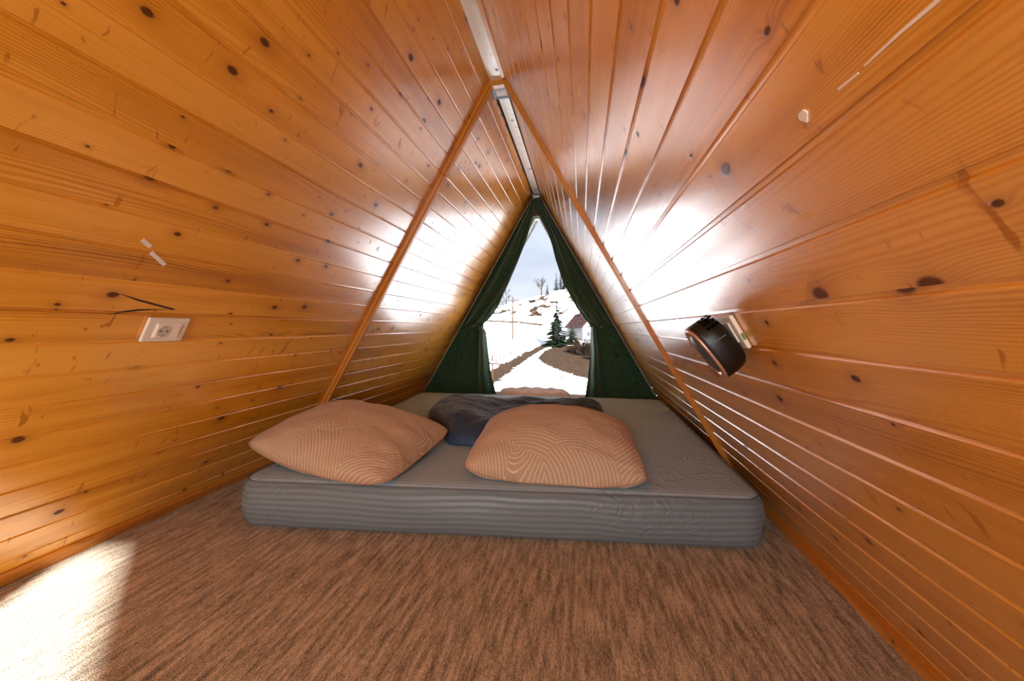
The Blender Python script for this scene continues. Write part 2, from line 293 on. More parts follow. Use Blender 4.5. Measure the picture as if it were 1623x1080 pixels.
# ------------------------------------------------------------------ mattress
def stripes_mat(name, c1, c2, freq, wave=0.0, rough=(.42, .62), axis=1, bump=.002, wr=14.):
    mm = bpy.data.materials.new(name); mm.use_nodes = True; nt = mm.node_tree; b = nt.nodes['Principled BSDF']; L = nt.links.new
    uv = N(nt, 'ShaderNodeUVMap'); s = N(nt, 'ShaderNodeSeparateXYZ'); L(uv.outputs[0], s.inputs[0])
    nz = N(nt, 'ShaderNodeTexNoise', i_Scale=2.2, i_Detail=1.0); L(uv.outputs[0], nz.inputs[0])
    v = math_(nt, 'ADD', s.outputs[axis], math_(nt, 'MULTIPLY', nz.outputs[0], wave))
    k = math_(nt, 'MULTIPLY_ADD', math_(nt, 'SINE', math_(nt, 'MULTIPLY', v, freq*2*math.pi)), 3.0, .5, clamp=True)
    mx = N(nt, 'ShaderNodeMix', data_type='RGBA'); L(k, mx.inputs[0]); mx.inputs[6].default_value = (*c1, 1); mx.inputs[7].default_value = (*c2, 1); L(mx.outputs[2], b.inputs['Base Color'])
    L(math_(nt, 'MULTIPLY_ADD', k, rough[0]-rough[1], rough[1]), b.inputs['Roughness']); b.inputs['Specular IOR Level'].default_value = .35; b.inputs['Sheen Weight'].default_value = .08
    t = N(nt, 'ShaderNodeTexCoord'); p = N(nt, 'ShaderNodeMapping'); p.inputs['Scale'].default_value = (1, .8, 1.6); L(t.outputs['Object'], p.inputs[0])
    n2 = N(nt, 'ShaderNodeTexNoise', i_Scale=wr, i_Detail=3.0, i_Distortion=1.2); L(p.outputs[0], n2.inputs[0])
    n4 = N(nt, 'ShaderNodeTexNoise', i_Scale=1.6, i_Detail=0.0); L(t.outputs['Object'], n4.inputs[0])
    msk = ramp(nt, [(.42, (.12, .12, .12)), (.62, (1, 1, 1))]); L(n4.outputs[0], msk.inputs[0])
    ridged = math_(nt, 'ABSOLUTE', math_(nt, 'SUBTRACT', n2.outputs[0], .5))
    bp = N(nt, 'ShaderNodeBump', i_Strength=1.0, i_Distance=bump*7); L(math_(nt, 'MULTIPLY', ridged, msk.outputs[0]), bp.inputs['Height']); L(bp.outputs[0], b.inputs['Normal'])
    return mm
M_sheet = stripes_mat('grey_satin_stripe_top_brightened', (.26, .39, .50), (.35, .49, .60), 46., .006)  # top copy painted lighter and bluer to offset dim warm light there
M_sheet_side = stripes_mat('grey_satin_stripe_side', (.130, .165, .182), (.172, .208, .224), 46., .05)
Q = [Vector((-.885, 1.285)), Vector((1.135, 1.500)), Vector((1.155, 3.50)), Vector((-1.035, 3.42))]   # top outline corners
def outline(Q, rr, n_edge=44, n_c=12, inset=0.):
    cen = sum(Q, Vector((0, 0)))/4; pts = []
    for i in range(4):
        p0, p, p1 = Q[i-1], Q[i], Q[(i+1) % 4]
        a = (p0-p).normalized(); b = (p1-p).normalized(); ang = a.angle(b); d = rr/math.tan(ang/2)
        c = p+(a+b).normalized()*(rr/math.sin(ang/2)); s = p+a*d; e = p+b*d
        a0 = math.atan2((s-c).y, (s-c).x); a1 = math.atan2((e-c).y, (e-c).x)
        while a1-a0 > math.pi: a1 -= 2*math.pi
        while a1-a0 < -math.pi: a1 += 2*math.pi
        for k in range(n_c+1):
            q = a0+(a1-a0)*k/n_c; pts.append(c+Vector((math.cos(q), math.sin(q)))*rr)
        q1 = Q[(i+1) % 4]; b2 = (p-q1).normalized(); q2 = Q[(i+2) % 4]; ang2 = b2.angle((q2-q1).normalized()); e2 = q1+b2*(rr/math.tan(ang2/2))
        for k in range(1, n_edge): pts.append(e.lerp(e2, k/n_edge))
    return pts, cen
pts, cen = outline(Q, .10)
HM = .192
prof = [(.030, .001), (.008, .010), (-.004, .030), (-.010, .06), (-.012, .09), (-.010, .12), (-.004, .150), (.004, .170), (.014, .182), (.028, .189), (.05, HM), (.09, HM+.001)]
verts = []; uvs = []; n = len(pts)
nor = []
for i in range(n):
    tt = (pts[(i+1) % n]-pts[i-1]).normalized(); nor.append(Vector((-tt.y, tt.x)))
if (cen-pts[0]).dot(nor[0]) < 0: nor = [-q for q in nor]
per = [0]
for i in range(1, n+1): per.append(per[-1]+(pts[i % n]-pts[i-1]).length)
for ins, z in prof:
    for i in range(n):
        wob = .0035*math.sin(per[i]*9+z*30)*math.sin(z/HM*math.pi)+.006*noise.noise(Vector((pts[i].x*3, pts[i].y*3, z*8)))*math.sin(z/HM*math.pi)
        p = pts[i]+nor[i]*(ins+wob); verts.append((p.x, p.y, z)); uvs.append((per[i], z))
for k in range(1, 40):                                        # top, rings shrinking to the middle
    f = 1-k/40
    for i in range(n):
        p0 = pts[i]+nor[i]*.09; p = cen+(p0-cen)*f
        h = HM+.001+.002*noise.noise(Vector((p.x*2.5, p.y*2.5, 0)))*min(1, k/5)
        verts.append((p.x, p.y, h)); uvs.append((p.x, p.y))
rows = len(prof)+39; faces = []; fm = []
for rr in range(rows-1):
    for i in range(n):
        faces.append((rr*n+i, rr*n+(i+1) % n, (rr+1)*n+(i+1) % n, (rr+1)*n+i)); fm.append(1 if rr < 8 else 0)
faces.append(tuple((rows-1)*n+i for i in range(n))); fm.append(0)
faces.append(tuple(reversed(range(n)))); fm.append(1)
mt_root = empty('mattress', (cen.x, cen.y, 0)); tag(mt_root, 'thick mattress in a grey satin-striped fitted sheet lying on the brown carpet', 'mattress')
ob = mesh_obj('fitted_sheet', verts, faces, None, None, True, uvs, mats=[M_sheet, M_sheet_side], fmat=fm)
ul = ob.data.uv_layers[0]
rot = math.atan2(Q[1].y-Q[0].y, Q[1].x-Q[0].x)*.85
for p in ob.data.polygons:
    for li, vi in zip(p.loop_indices, p.vertices):
        co = ob.data.vertices[vi].co
        if p.material_index == 0: ul.data[li].uv = (co.x, co.y*math.cos(rot)-co.x*math.sin(rot))
        else:
            ul.data[li].uv = (per[vi % n], co.z)
adopt(ob, mt_root)
# the seam piping round the top corner of the sheet
b_ = MB()
seam = [pts[i]+nor[i]*.012 for i in range(n)]
b_.tube([(p.x, p.y, .1845) for p in seam]+[(seam[0].x, seam[0].y, .1845)], .0022, 5)
adopt(b_.build('seam', mat('seam_grey', (.12, .13, .14), .7), None, True), mt_root)
for ci in (0, 1):
    i0 = ci*(13+43)+6; p = pts[i0]; nn = nor[i0]
    b_ = MB(); b_.tube([(p.x+nn.x*a, p.y+nn.y*a, z) for a, z in ((.012, .184), (.0, .165), (-.0085, .14), (-.0125, .10), (-.0120, .06), (-.006, .03), (.006, .012))], .0022, 5)
    adopt(b_.build('corner_seam', bpy.data.materials['seam_grey'], None, True), mt_root)
# ------------------------------------------------------------------ pillows
def pillow_mat():
    mm = bpy.data.materials.new('beige_arc_line_print'); mm.use_nodes = True; nt = mm.node_tree; b = nt.nodes['Principled BSDF']; L = nt.links.new
    uv = N(nt, 'ShaderNodeUVMap'); vo = N(nt, 'ShaderNodeTexVoronoi', voronoi_dimensions='2D', i_Scale=4.6); L(uv.outputs[0], vo.inputs['Vector'])
    sp = N(nt, 'ShaderNodeSeparateColor'); L(vo.outputs['Color'], sp.inputs[0])
    cx = N(nt, 'ShaderNodeCombineXYZ'); ang = math_(nt, 'MULTIPLY', sp.outputs[0], 6.283); rad = math_(nt, 'MULTIPLY_ADD', sp.outputs[1], .55, .10)
    L(math_(nt, 'MULTIPLY', math_(nt, 'COSINE', ang), rad), cx.inputs[0]); L(math_(nt, 'MULTIPLY', math_(nt, 'SINE', ang), rad), cx.inputs[1])
    va = nt.nodes.new('ShaderNodeVectorMath'); va.operation = 'ADD'; L(vo.outputs['Position'], va.inputs[0]); L(cx.outputs[0], va.inputs[1])
    vd = nt.nodes.new('ShaderNodeVectorMath'); vd.operation = 'DISTANCE'; L(va.outputs[0], vd.inputs[0]); L(uv.outputs[0], vd.inputs[1])
    k = math_(nt, 'FRACT', math_(nt, 'MULTIPLY', vd.outputs['Value'], 74.0)); k = math_(nt, 'ABSOLUTE', math_(nt, 'SUBTRACT', k, .5))
    k = math_(nt, 'MULTIPLY', math_(nt, 'SUBTRACT', .11, k), 16.0, clamp=True)
    mx = N(nt, 'ShaderNodeMix', data_type='RGBA'); L(k, mx.inputs[0]); mx.inputs[6].default_value = (.44, .325, .215, 1); mx.inputs[7].default_value = (.74, .56, .41, 1); L(mx.outputs[2], b.inputs['Base Color'])
    b.inputs['Roughness'].default_value = .8; b.inputs['Specular IOR Level'].default_value = .2; b.inputs['Sheen Weight'].default_value = .15
    t = N(nt, 'ShaderNodeTexCoord'); n2 = N(nt, 'ShaderNodeTexNoise', i_Scale=9., i_Detail=4.0, i_Distortion=1.5); L(t.outputs['Object'], n2.inputs[0])
    bp = N(nt, 'ShaderNodeBump', i_Strength=1.0, i_Distance=.010); L(n2.outputs[0], bp.inputs['Height']); L(bp.outputs[0], b.inputs['Normal'])
    return mm
M_pil = pillow_mat()
def pillow(loc, ax, ay, lx, ly, T, zf, seed, lift=None):
    """corners at +-ax+-ay (unit vectors, half sizes lx, ly); bottom never below zf"""
    loc, ax, ay = Vector(loc), Vector(ax).normalized(), Vector(ay).normalized(); up_ = ax.cross(ay).normalized()
    nu, nv = 56, 44; vt = []; uv = []; fs = []
    for sgn in (1, -1):
        for j in range(nv+1):
            for i in range(nu+1):
                u, v = 2*i/nu-1, 2*j/nv-1
                pin = 1-.085*(1-u*u)*abs(v)**3*0-.0
                x = u*(1-.085*(1-abs(u))*0-.05*(1-v*v)*abs(u)**2*1.0+.0); y = v*(1-.05*(1-u*u)*abs(v)**2)
                h = ((1-abs(u)**2.3)*(1-abs(v)**2.3))
                h = max(h, 0)**.55
                wr = noise.noise(Vector((u*3.2+seed, v*3.2, sgn*2.+seed)))*.010+.016*abs(noise.noise(Vector((u*2.+seed, v*5., seed))))*(abs(u)**2)
                hh = sgn*h*T*(.62 if sgn > 0 else .38)+(wr*h**.5 if sgn > 0 else 0)
                cr = (abs(u)*abs(v))**4
                cc = 1-.085*(abs(u)*abs(v))**5; x *= cc; y *= cc
                P = loc+ax*(x*lx)+ay*(y*ly)+up_*hh
                if lift: P.z += lift(u, v)
                if P.z < zf+.0045: P.z = zf+.0045+(.0008 if sgn > 0 else 0)
                vt.append(P); uv.append((u*lx+seed*3+sgn*5, v*ly+seed))
    n0 = (nu+1)*(nv+1)
    for sgn in (0, 1):
        for j in range(nv):
            for i in range(nu):
                a = sgn*n0+j*(nu+1)+i; q = (a, a+1, a+nu+2, a+nu+1); fs.append(q if sgn == 0 else q[::-1])
    # join the two shells round the rim
    rim = [(i, 0) for i in range(nu)]+[(nu, j) for j in range(nv)]+[(i, nv) for i in range(nu, 0, -1)]+[(0, j) for j in range(nv, 0, -1)]
    ids = [j*(nu+1)+i for i, j in rim]
    for k in range(len(ids)):
        a, b = ids[k], ids[(k+1) % len(ids)]; fs.append((a, n0+a, n0+b, b))
    return vt, fs, uv, [vt[a] for a in ids]
def make_pillow(label, loc, ax, ay, lx, ly, T, zf, seed, lift=None):
    root = empty('pillow', (loc[0], loc[1], zf)); tag(root, label, 'pillow', 'beige bed pillows')
    vt, fs, uv, rim = pillow(loc, ax, ay, lx, ly, T, zf, seed, lift)
    adopt(mesh_obj('pillowcase', vt, fs, M_pil, None, True, uv), root)
    b_ = MB(); b_.tube(rim+[rim[0]], .0028, 5); adopt(b_.build('piping', M_pip, None, True), root)
    return root
M_pip = mat('beige_piping', (.42, .25, .155), .8)
make_pillow('beige line-patterned pillow at the mattress middle in front of the dark blanket', (.353, 1.745, .272), (1, .03, -.01), (-.03, 1, .10), .375, .285, .26, HM, 1.3, lambda u, v: -.055*(1-u*u)*max(0, -v)-.012*abs(u)**3)
make_pillow('beige line-patterned pillow at the left mattress edge beside the plank wall', (-.577, 1.657, .285), (.696, -.094, -.085), (.063, .6, .065), .372, .305, .195, HM, 4.1,
            lambda u, v: -.045*(1-u*u)*max(0, -v)-.03*(1-v*v)*max(0, u)*.6)
# ------------------------------------------------------------------ dark blanket
M_blan = noisy(mat('dark_blue_grey_blanket', (.03, .04, .055), .6, sheen=.12), (.007, .020, .048), (.022, .058, .115), 6, bump=.012, bscale=14)
nu, nv = 130, 90; vt = []; fs = []
def bl_h(u, v):
    x = -.60+1.22*u; e = min(u, 1-u, v, 1-v); e = min(1, e/(.17+.06*noise.noise(Vector((u*5, v*5, 9))))); e = (1-(1-e)**2)**.5 if e < 1 else 1
    left = math.exp(-((u-.27)/.22)**2)*math.exp(-((v-.50)/.42)**2)
    ridge = .035*math.exp(-((u-.75)/.32)**2)*math.exp(-((v-.7)/.3)**2)
    fold = 0
    q = Vector((u*3.2+v*2.2, v*4.5-u*1.5, 0))
    fold = .050*abs(noise.noise(q*.9))+.016*abs(noise.noise(q*2.1+Vector((3, 1, 0))))+.003*abs(noise.noise(q*5.7))
    return .006+e*(.045+.085*left+ridge+fold)
for j in range(nv+1):
    for i in range(nu+1):
        u, v = i/nu, j/nv
        wx = .03*noise.noise(Vector((v*3, 7, 0)))*(1 if u < .1 or u > .9 else .3); wy = .05*noise.noise(Vector((u*4, 3, 0)))
        x0, x1 = -.62+.06*(1-v), .62; yf = 2.50-.60*min(1, u/.30)**.8 if u < .43 else (1.90+.22*min(1, (u-.43)/.12)+.62*max(0, (u-.55)/.45)**1.1); yb = 2.80+.14*u
        vt.append((x0+(x1-x0)*u+wx, yf+(yb-yf)*v+wy, HM+.006+bl_h(u, v)))
for j in range(nv):
    for i in range(nu):
        a = j*(nu+1)+i; fs.append((a, a+1, a+nu+2, a+nu+1))
n0 = len(vt)
for j in range(nv+1):
    for i in range(nu+1): p = vt[j*(nu+1)+i]; vt.append((p[0], p[1], HM+.0045))
for j in range(nv):
    for i in range(nu):
        a = n0+j*(nu+1)+i; fs.append((a, a+nu+1, a+nu+2, a+1))
rim = [(i, 0) for i in range(nu)]+[(nu, j) for j in range(nv)]+[(i, nv) for i in range(nu, 0, -1)]+[(0, j) for j in range(nv, 0, -1)]
ids = [j*(nu+1)+i for i, j in rim]
for k in range(len(ids)):
    a, b2 = ids[k], ids[(k+1) % len(ids)]; fs.append((a, n0+a, n0+b2, b2))
o = mesh_obj('blanket', vt, fs, M_blan, None, True); tag(o, 'rumpled dark blue-grey blanket lying on the mattress behind the pillows', 'blanket')
# ------------------------------------------------------------------ tufted cushion by the window
M_cush = noisy(mat('dusty_pink_velvet', (.42, .29, .25), .75, sheen=.6), (.78, .72, .74), (.90, .86, .88), 9, bump=.006, bscale=35)
cb = M_cush.node_tree.nodes['Principled BSDF']; cb.inputs['Subsurface Weight'].default_value = .5; cb.inputs['Subsurface Scale'].default_value = .12; cb.inputs['Subsurface Radius'].default_value = (1, .8, .75)
root = empty('floor_cushion', (.015, 3.745, 0)); tag(root, 'dusty pink tufted round cushion under the window behind the mattress', 'cushion')
vt = []; fs = []; na, nr = 96, 30; RX, RY, HC = .350, .200, .228
tuf = [(0, 0)]+[(.52*math.cos(k*math.pi/3.+.3), .52*math.sin(k*math.pi/3.+.3)) for k in range(6)]
for k in range(nr+1):
    t_ = k/nr*math.pi                       # 0 top .. pi bottom
    for i in range(na):
        a = 2*math.pi*i/na; r_ = math.sin(t_)**.55 if 0 < t_ < math.pi else 0; zz = math.cos(t_); zz = math.copysign(abs(zz)**.8, zz)
        fl = 1+.028*abs(math.sin(a*9))*math.sin(t_)
        x, y = r_*math.cos(a)*fl, r_*math.sin(a)*fl; z = HC/2+zz*HC/2
        if t_ < math.pi/2:
            for tx, ty in tuf: z -= .075*math.exp(-(((x-tx)**2+(y-ty)**2)/.03))
            z -= .03*max(0, 1-(x*x+y*y)*1.2)
            z += .010*math.sin(a*12+3*r_)*r_*(1-r_*.4)
        vt.append((x*RX+.015, y*RY+3.745, max(z, .001)))
for k in range(nr):
    for i in range(na): fs.append((k*na+i, (k+1)*na+i, (k+1)*na+(i+1) % na, k*na+(i+1) % na))
adopt(mesh_obj('cushion_body', vt, fs, M_cush, None, True), root)
for tx, ty in tuf:
    b_ = MB(); b_.tube([(tx*RX+.015, ty*RY+3.745, z) for z in (HC-.098, HC-.086, HC-.080)], [.010, .009, .004], 10)
    adopt(b_.build('tuft_button', mat('tuft_button_pink', (.34, .22, .19), .7), None, True), root)
# ------------------------------------------------------------------ curtains
M_curt = noisy(mat('dark_green_velvet', (.02, .05, .028), .8, sheen=.35), (.012, .044, .022), (.028, .095, .048), 60, bump=.002, bscale=200)
M_curt.node_tree.nodes['Principled BSDF'].inputs['Specular IOR Level'].default_value = .15
def interp(tab, z):
    for (z0, x0), (z1, x1) in zip(tab, tab[1:]):
        if z0 >= z >= z1:
            t_ = (z0-z)/(z0-z1); return x0+(x1-x0)*t_
    return tab[0][1] if z > tab[0][0] else tab[-1][1]
IL = [(2.10, -.004), (1.945, -.004), (1.92, -.030), (1.75, -.080), (1.569, -.150), (1.25, -.275), (1.024, -.385), (.90, -.475), (.835, -.545), (.80, -.550), (.76, -.525), (.63, -.512), (.334, -.474), (.10, -.412)]
IR = [(2.10, .004), (1.95, .004), (1.925, .030), (1.75, .124), (1.62, .165), (1.50, .192), (1.242, .277), (.989, .417), (.90, .485), (.835, .542), (.80, .552), (.76, .55), (.549, .552), (.296, .530), (.10, .505)]
def curtain(label, side, tab):
    root = empty('curtain', (side*.7, 3.93, .1)); tag(root, label, 'curtain', 'dark green window curtains')
    nu, nv = 90, 120; vt = []; fs = []
    for j in range(nv+1):
        z = 2.095-(2.095-.098)*j/nv; xo = side*(W_-z*CS/SN-.018); xi = interp(tab, z)
        if z > 2.0: xo = side*(abs(xo)*.9+.004)
        for i in range(nu+1):
            a = i/nu; x = xo+(xi-xo)*a; t_ = abs(z-.82)
            if z > .82:                       # folds gather down to the tie
                d = abs(xi-xo); y = .028*math.sin(a*2*math.pi*(2.0+.6*math.sin(z*3)))*min(1, d/.15)+.007*math.sin(a*a*2*math.pi*4+z*5)*a
                gather = math.exp(-(t_/.22)**2)*a**2
            else:
                q = (a-.0)*(1+.0)
                y = .046*math.sin(a**2.2*2*math.pi*2.2+(1-z/.82)*1.2)*(a**1.5)+.004*math.sin(a*9+z*4)
                gather = math.exp(-(t_/.10)**2)*a**2
            y = y*(1-.5*gather)+.006*noise.noise(Vector((x*6, z*6, side)))
            vt.append((x, 3.925-.018*a+y, z))
    for j in range(nv):
        for i in range(nu):
            q = j*(nu+1)+i; fs.append((q, q+1, q+nu+2, q+nu+1))
    o = mesh_obj('drape', vt, fs, M_curt, None, True); so_ = o.modifiers.new('thick', 'SOLIDIFY'); so_.thickness = .003; adopt(o, root)
    bx = side*.651; bz = .81
    b_ = MB(); b_.tube([(bx, 3.895, bz), (bx, 3.870, bz), (bx, 3.866, bz)], [.014, .014, .008], 16)
    bo = b_.build('tie_button', M_brass, None, True); adopt(bo, root)
    b_ = MB(); xi = interp(tab, .82); b_.tube([(bx, 3.885, bz), ((bx+xi)/2, 3.872, bz+.006), (xi+side*.012, 3.880, .815), (xi-side*.012, 3.905, .815)], [.006, .008, .008, .006], 8)
    adopt(b_.build('tie_band', M_curt, None, True), root)
    # hem along the slope and at the bottom
    b_ = MB(); b_.tube([(side*(W_-z*CS/SN-.022), 3.915, z) for z in (2.02, 1.4, .8, .11)], .007, 6); adopt(b_.build('side_hem', M_curt, None, True), root)
    return root
M_brass = mat('dark_brass', (.16, .12, .07), .35, metal=.9)
curtain('dark green velvet curtain tied back on the left side of the triangular window', -1, IL)
curtain('dark green velvet curtain tied back on the right side of the triangular window', 1, IR)
M_cord = mat('white_cord', (.75, .74, .70), .5)
for side, lab in ((-1, 'thin white curtain wire stretched down the left slope by the window'), (1, 'thin white curtain wire stretched down the right slope by the window')):
    b_ = MB(); b_.tube([(side*(W_-z*CS/SN-.020-.004*math.sin((z-.1)*1.6)), 3.893, z) for z in [2.06-k*.05 for k in range(39)]], .0022, 6)
    tag(b_.build('curtain_wire', M_cord, None, True), lab, 'curtain wire', 'curtain wires')
b_ = MB(); b_.box((0, 3.905, 2.112), (.030, .010, .010)); b_.tube([(-.03, 3.90, 2.100), (.03, 3.90, 2.104)], .004, 8)
tag(b_.build('curtain_bracket', mat('dull_steel', (.35, .34, .33), .35, metal=1)), 'small steel bracket holding both curtains at the peak of the window', 'bracket')
# ------------------------------------------------------------------ ridge light
root = empty('ceiling_light', (0, YB+.08, H_)); tag(root, 'small blue-framed light panel on the ridge board behind the batten peak', 'light')
b_ = MB()
for c, h in (((0, YB+.030, H_-.008), (.040, .008, .008)), ((0, YB+.124, H_-.008), (.040, .006, .008)), ((-.036, YB+.077, H_-.008), (.008, .053, .008)), ((.038, YB+.077, H_-.008), (.004, .053, .008))): b_.box(c, h)
adopt(b_.build('light_frame', mat('steel_blue', (.12, .22, .33), .45)), root)
b_ = MB(); b_.box((.002, YB+.077, H_-.006), (.033, .043, .004)); adopt(b_.build('diffuser', mat('white_diffuser', (.85, .88, .86), .4)), root)
# ------------------------------------------------------------------ wall socket left
def frame_on(side, s, y, d=0.):       # matrix: x along the room (towards viewer's right), y up the slope, z out of the wall
    n_ = Vector((-side*SN, 0, -CS)); upv = Vector((-side*CS, 0, SN)); xa = upv.cross(n_); p = wall_pt(side, s, y, d)
    return Matrix(((xa.x, upv.x, n_.x, p.x), (xa.y, upv.y, n_.y, p.y), (xa.z, upv.z, n_.z, p.z), (0, 0, 0, 1)))
def rbox(name, mt, size, M, bev=.002, seg=3, parent=None, z0=0.):
    b_ = MB(); b_.box((0, 0, z0+size[2]/2), (size[0]/2, size[1]/2, size[2]/2)); o = b_.build(name, mt); bevel(o, bev, seg)
    if parent: o.parent = parent; o.matrix_local = M
    else: o.matrix_world = M
    return o
M_pla = mat('ivory_plastic', (.72, .66, .56), .35); M_pla2 = mat('ivory_plastic_insert', (.80, .74, .66), .3); M_blk = mat('black_plastic', (.010, .007, .005), .38, spec=.3)
def lathe(name, prof, mt, M, parent, n=32, flat=False):
    vs = []; fs = []
    for r_, z in prof:
        for k in range(n): vs.append((r_*math.cos(2*math.pi*k/n), r_*math.sin(2*math.pi*k/n), z))
    for j in range(len(prof)-1):
        for k in range(n): fs.append((j*n+k, j*n+(k+1) % n, (j+1)*n+(k+1) % n, (j+1)*n+k))
    fs.append(tuple((len(prof)-1)*n+k for k in range(n))); fs.append(tuple(reversed(range(n))))
    o = mesh_obj(name, vs, fs, mt, parent, False); o.matrix_local = M
    return o
def socket(label, side, s, y, full=True):
    root = empty('wall_socket'); root.matrix_world = frame_on(side, s, y, .001); tag(root, label, 'socket', 'wall sockets')
    I = Matrix.Identity(4); T = Matrix.Translation
    rbox('cover_plate', M_pla, (.122, .084, .010), I, .004, 3, root)
    rbox('inner_frame', M_pla2, (.072, .050, .0035), T((0, 0, .0095)), .001, 2, root)
    if full:
        rbox('blank_insert', M_pla2, (.0225, .045, .003), T((.0235 if side < 0 else -.0235, 0, .0128)), .001, 2, root)
        sx_ = -.0115 if side < 0 else .0115
        sq = rbox('socket_insert', M_pla2, (.0450, .045, .0028), T((sx_, 0, .0128)), .001, 2, root)
        well = lathe('socket_well', [(.0195, .0026), (.0195, .0042), (.0180, .0042), (.0172, .0031)], mat('well_shade', (.50, .44, .37), .5), Matrix.Identity(4), sq, 32)
        for k in (-1, 1): lathe('socket_hole', [(.0028, .0030), (.0027, .0037)], M_blk, T((.0095*k, 0, 0)), sq, 12)
        for k in (-1, 1):
            c = rbox('earth_clip', M_brass, (.004, .0035, .0012), T((0, .0160*k, .0030)), .0003, 1, sq)
    return root
def s_of_z(z): return z/SN
socket('ivory wall socket on the left plank wall below the split knot', -1, s_of_z(.791), .998)
rs = socket('ivory wall socket on the right plank wall carrying the black fan heater', 1, s_of_z(.797), .985, False)
g_ = rbox('release_tab', mat('green_tab', (.12, .25, .03), .5), (.004, .016, .006), Matrix.Translation((.060, -.012, .002)), .001, 1, rs)
if frame_on(1, 1, 1)[1][0] > 0: g_.matrix_local = Matrix.Translation((-.060, -.012, .002))
# ------------------------------------------------------------------ plug-in fan heater
M_cop = noisy(mat('copper_trim', (.50, .27, .19), .35, metal=.6), (.46, .25, .17), (.62, .36, .26), 200); M_gri = mat('graphite_grille', (.035, .040, .045), .45, metal=.4)
hm = frame_on(1, s_of_z(.797), .985, .014)
root = empty('fan_heater'); root.matrix_world = hm; tag(root, 'black plug-in fan heater with copper-rimmed grille on the right wall socket', 'heater')
def sup(a, rx, ry, e=2.6):
    c, s = math.cos(a), math.sin(a); return Vector((math.copysign(abs(c)**(2/e), c)*rx, math.copysign(abs(s)**(2/e), s)*ry))
def ringmesh(name, rings, mt, cap0=True, cap1=True, smooth=True, par=None):
    n = len(rings[0]); vs = [v for r_ in rings for v in r_]; fs = [(j*n+k, j*n+(k+1) % n, (j+1)*n+(k+1) % n, (j+1)*n+k) for j in range(len(rings)-1) for k in range(n)]
    if cap0: fs.append(tuple(reversed(range(n))))
    if cap1: fs.append(tuple((len(rings)-1)*n+k for k in range(n)))
    o = mesh_obj(name, vs, fs, mt, par, smooth)
    return o
TA = R(-8)                                   # nose drops a little towards the floor
def hp(x, y, z):                             # heater body tilts off the wall
    yy = y*math.cos(TA)+(z)*math.sin(TA); zz = -y*math.sin(TA)*1.0+z*math.cos(TA); return Vector((x, yy-.010, zz))
NS = 64
def hring(rx, ry, z, e=2.6): return [hp(*(lambda q: (q.x, q.y))(sup(2*math.pi*k/NS, rx, ry, e)), z) for k in range(NS)]
ringmesh('casing', [hring(.030, .040, .000), hring(.040, .056, .004), hring(.049, .067, .014), hring(.0525, .0715, .034), hring(.0525, .0725, .054), hring(.051, .0715, .062), hring(.049, .069, .064)], M_blk, par=root)
ringmesh('copper_rim', [hring(.0500, .0705, .0630), hring(.0505, .0710, .0665), hring(.0480, .0680, .0690), hring(.0370, .0560, .0680), hring(.0365, .0555, .0640)], M_cop, par=root)
M_gr2 = bpy.data.materials.new('perforated_grille'); M_gr2.use_nodes = True; nt = M_gr2.node_tree; b = nt.nodes['Principled BSDF']
t = N(nt, 'ShaderNodeTexCoord'); vo = N(nt, 'ShaderNodeTexVoronoi', i_Scale=420., i_Randomness=0.0); nt.links.new(t.outputs['Object'], vo.inputs['Vector'])
r = ramp(nt, [(.30, (.004, .004, .005)), (.42, (.060, .068, .075))]); nt.links.new(vo.outputs['Distance'], r.inputs[0]); nt.links.new(r.outputs[0], b.inputs['Base Color']); b.inputs['Roughness'].default_value = .4; b.inputs['Metallic'].default_value = .3
gr_ = ringmesh('grille', [hring(.0375, .0565, .0650), hring(.030, .045, .0700), hring(.015, .023, .0725), hring(.001, .001, .0732)], M_gr2, par=root)
for k in range(12):                          # air slots on the upper viewer-side shoulder of the casing
    a_, b2 = k % 3, k//3; an = R(84-15*b2); q = sup(an, .0524, .0720)
    b_ = MB(); b_.box(hp(q.x, q.y, .014+.0105*a_), (.0040, .0012, .0038), Matrix.Rotation(-TA, 3, 'X') @ Matrix.Rotation(-(math.pi/2-an)*.75, 3, 'Z')); b_.build('air_slot', mat('slot_black', (.001, .001, .001), .9, spec=.05), root)
b_ = MB(); b_.box((0, 0, 0), (.0008, .0010, .020), Matrix.Rotation(-TA, 3, 'X')); 
sgn = 1 if frame_on(1, 1, 1)[1][0] < 0 else -1
o = b_.build('display_slit', mat('slit_grey', (.10, .10, .10), .4), root); o.location = hp(sgn*.0520, .02, .036)
for k in (-1, 1):
    b_ = MB(); b_.tube([(.0095*k, 0, -.004), (.0095*k, 0, .010)], .0024, 8); b_.build('plug_pin', mat('pin_steel', (.6, .6, .6), .3, metal=1), root, True)
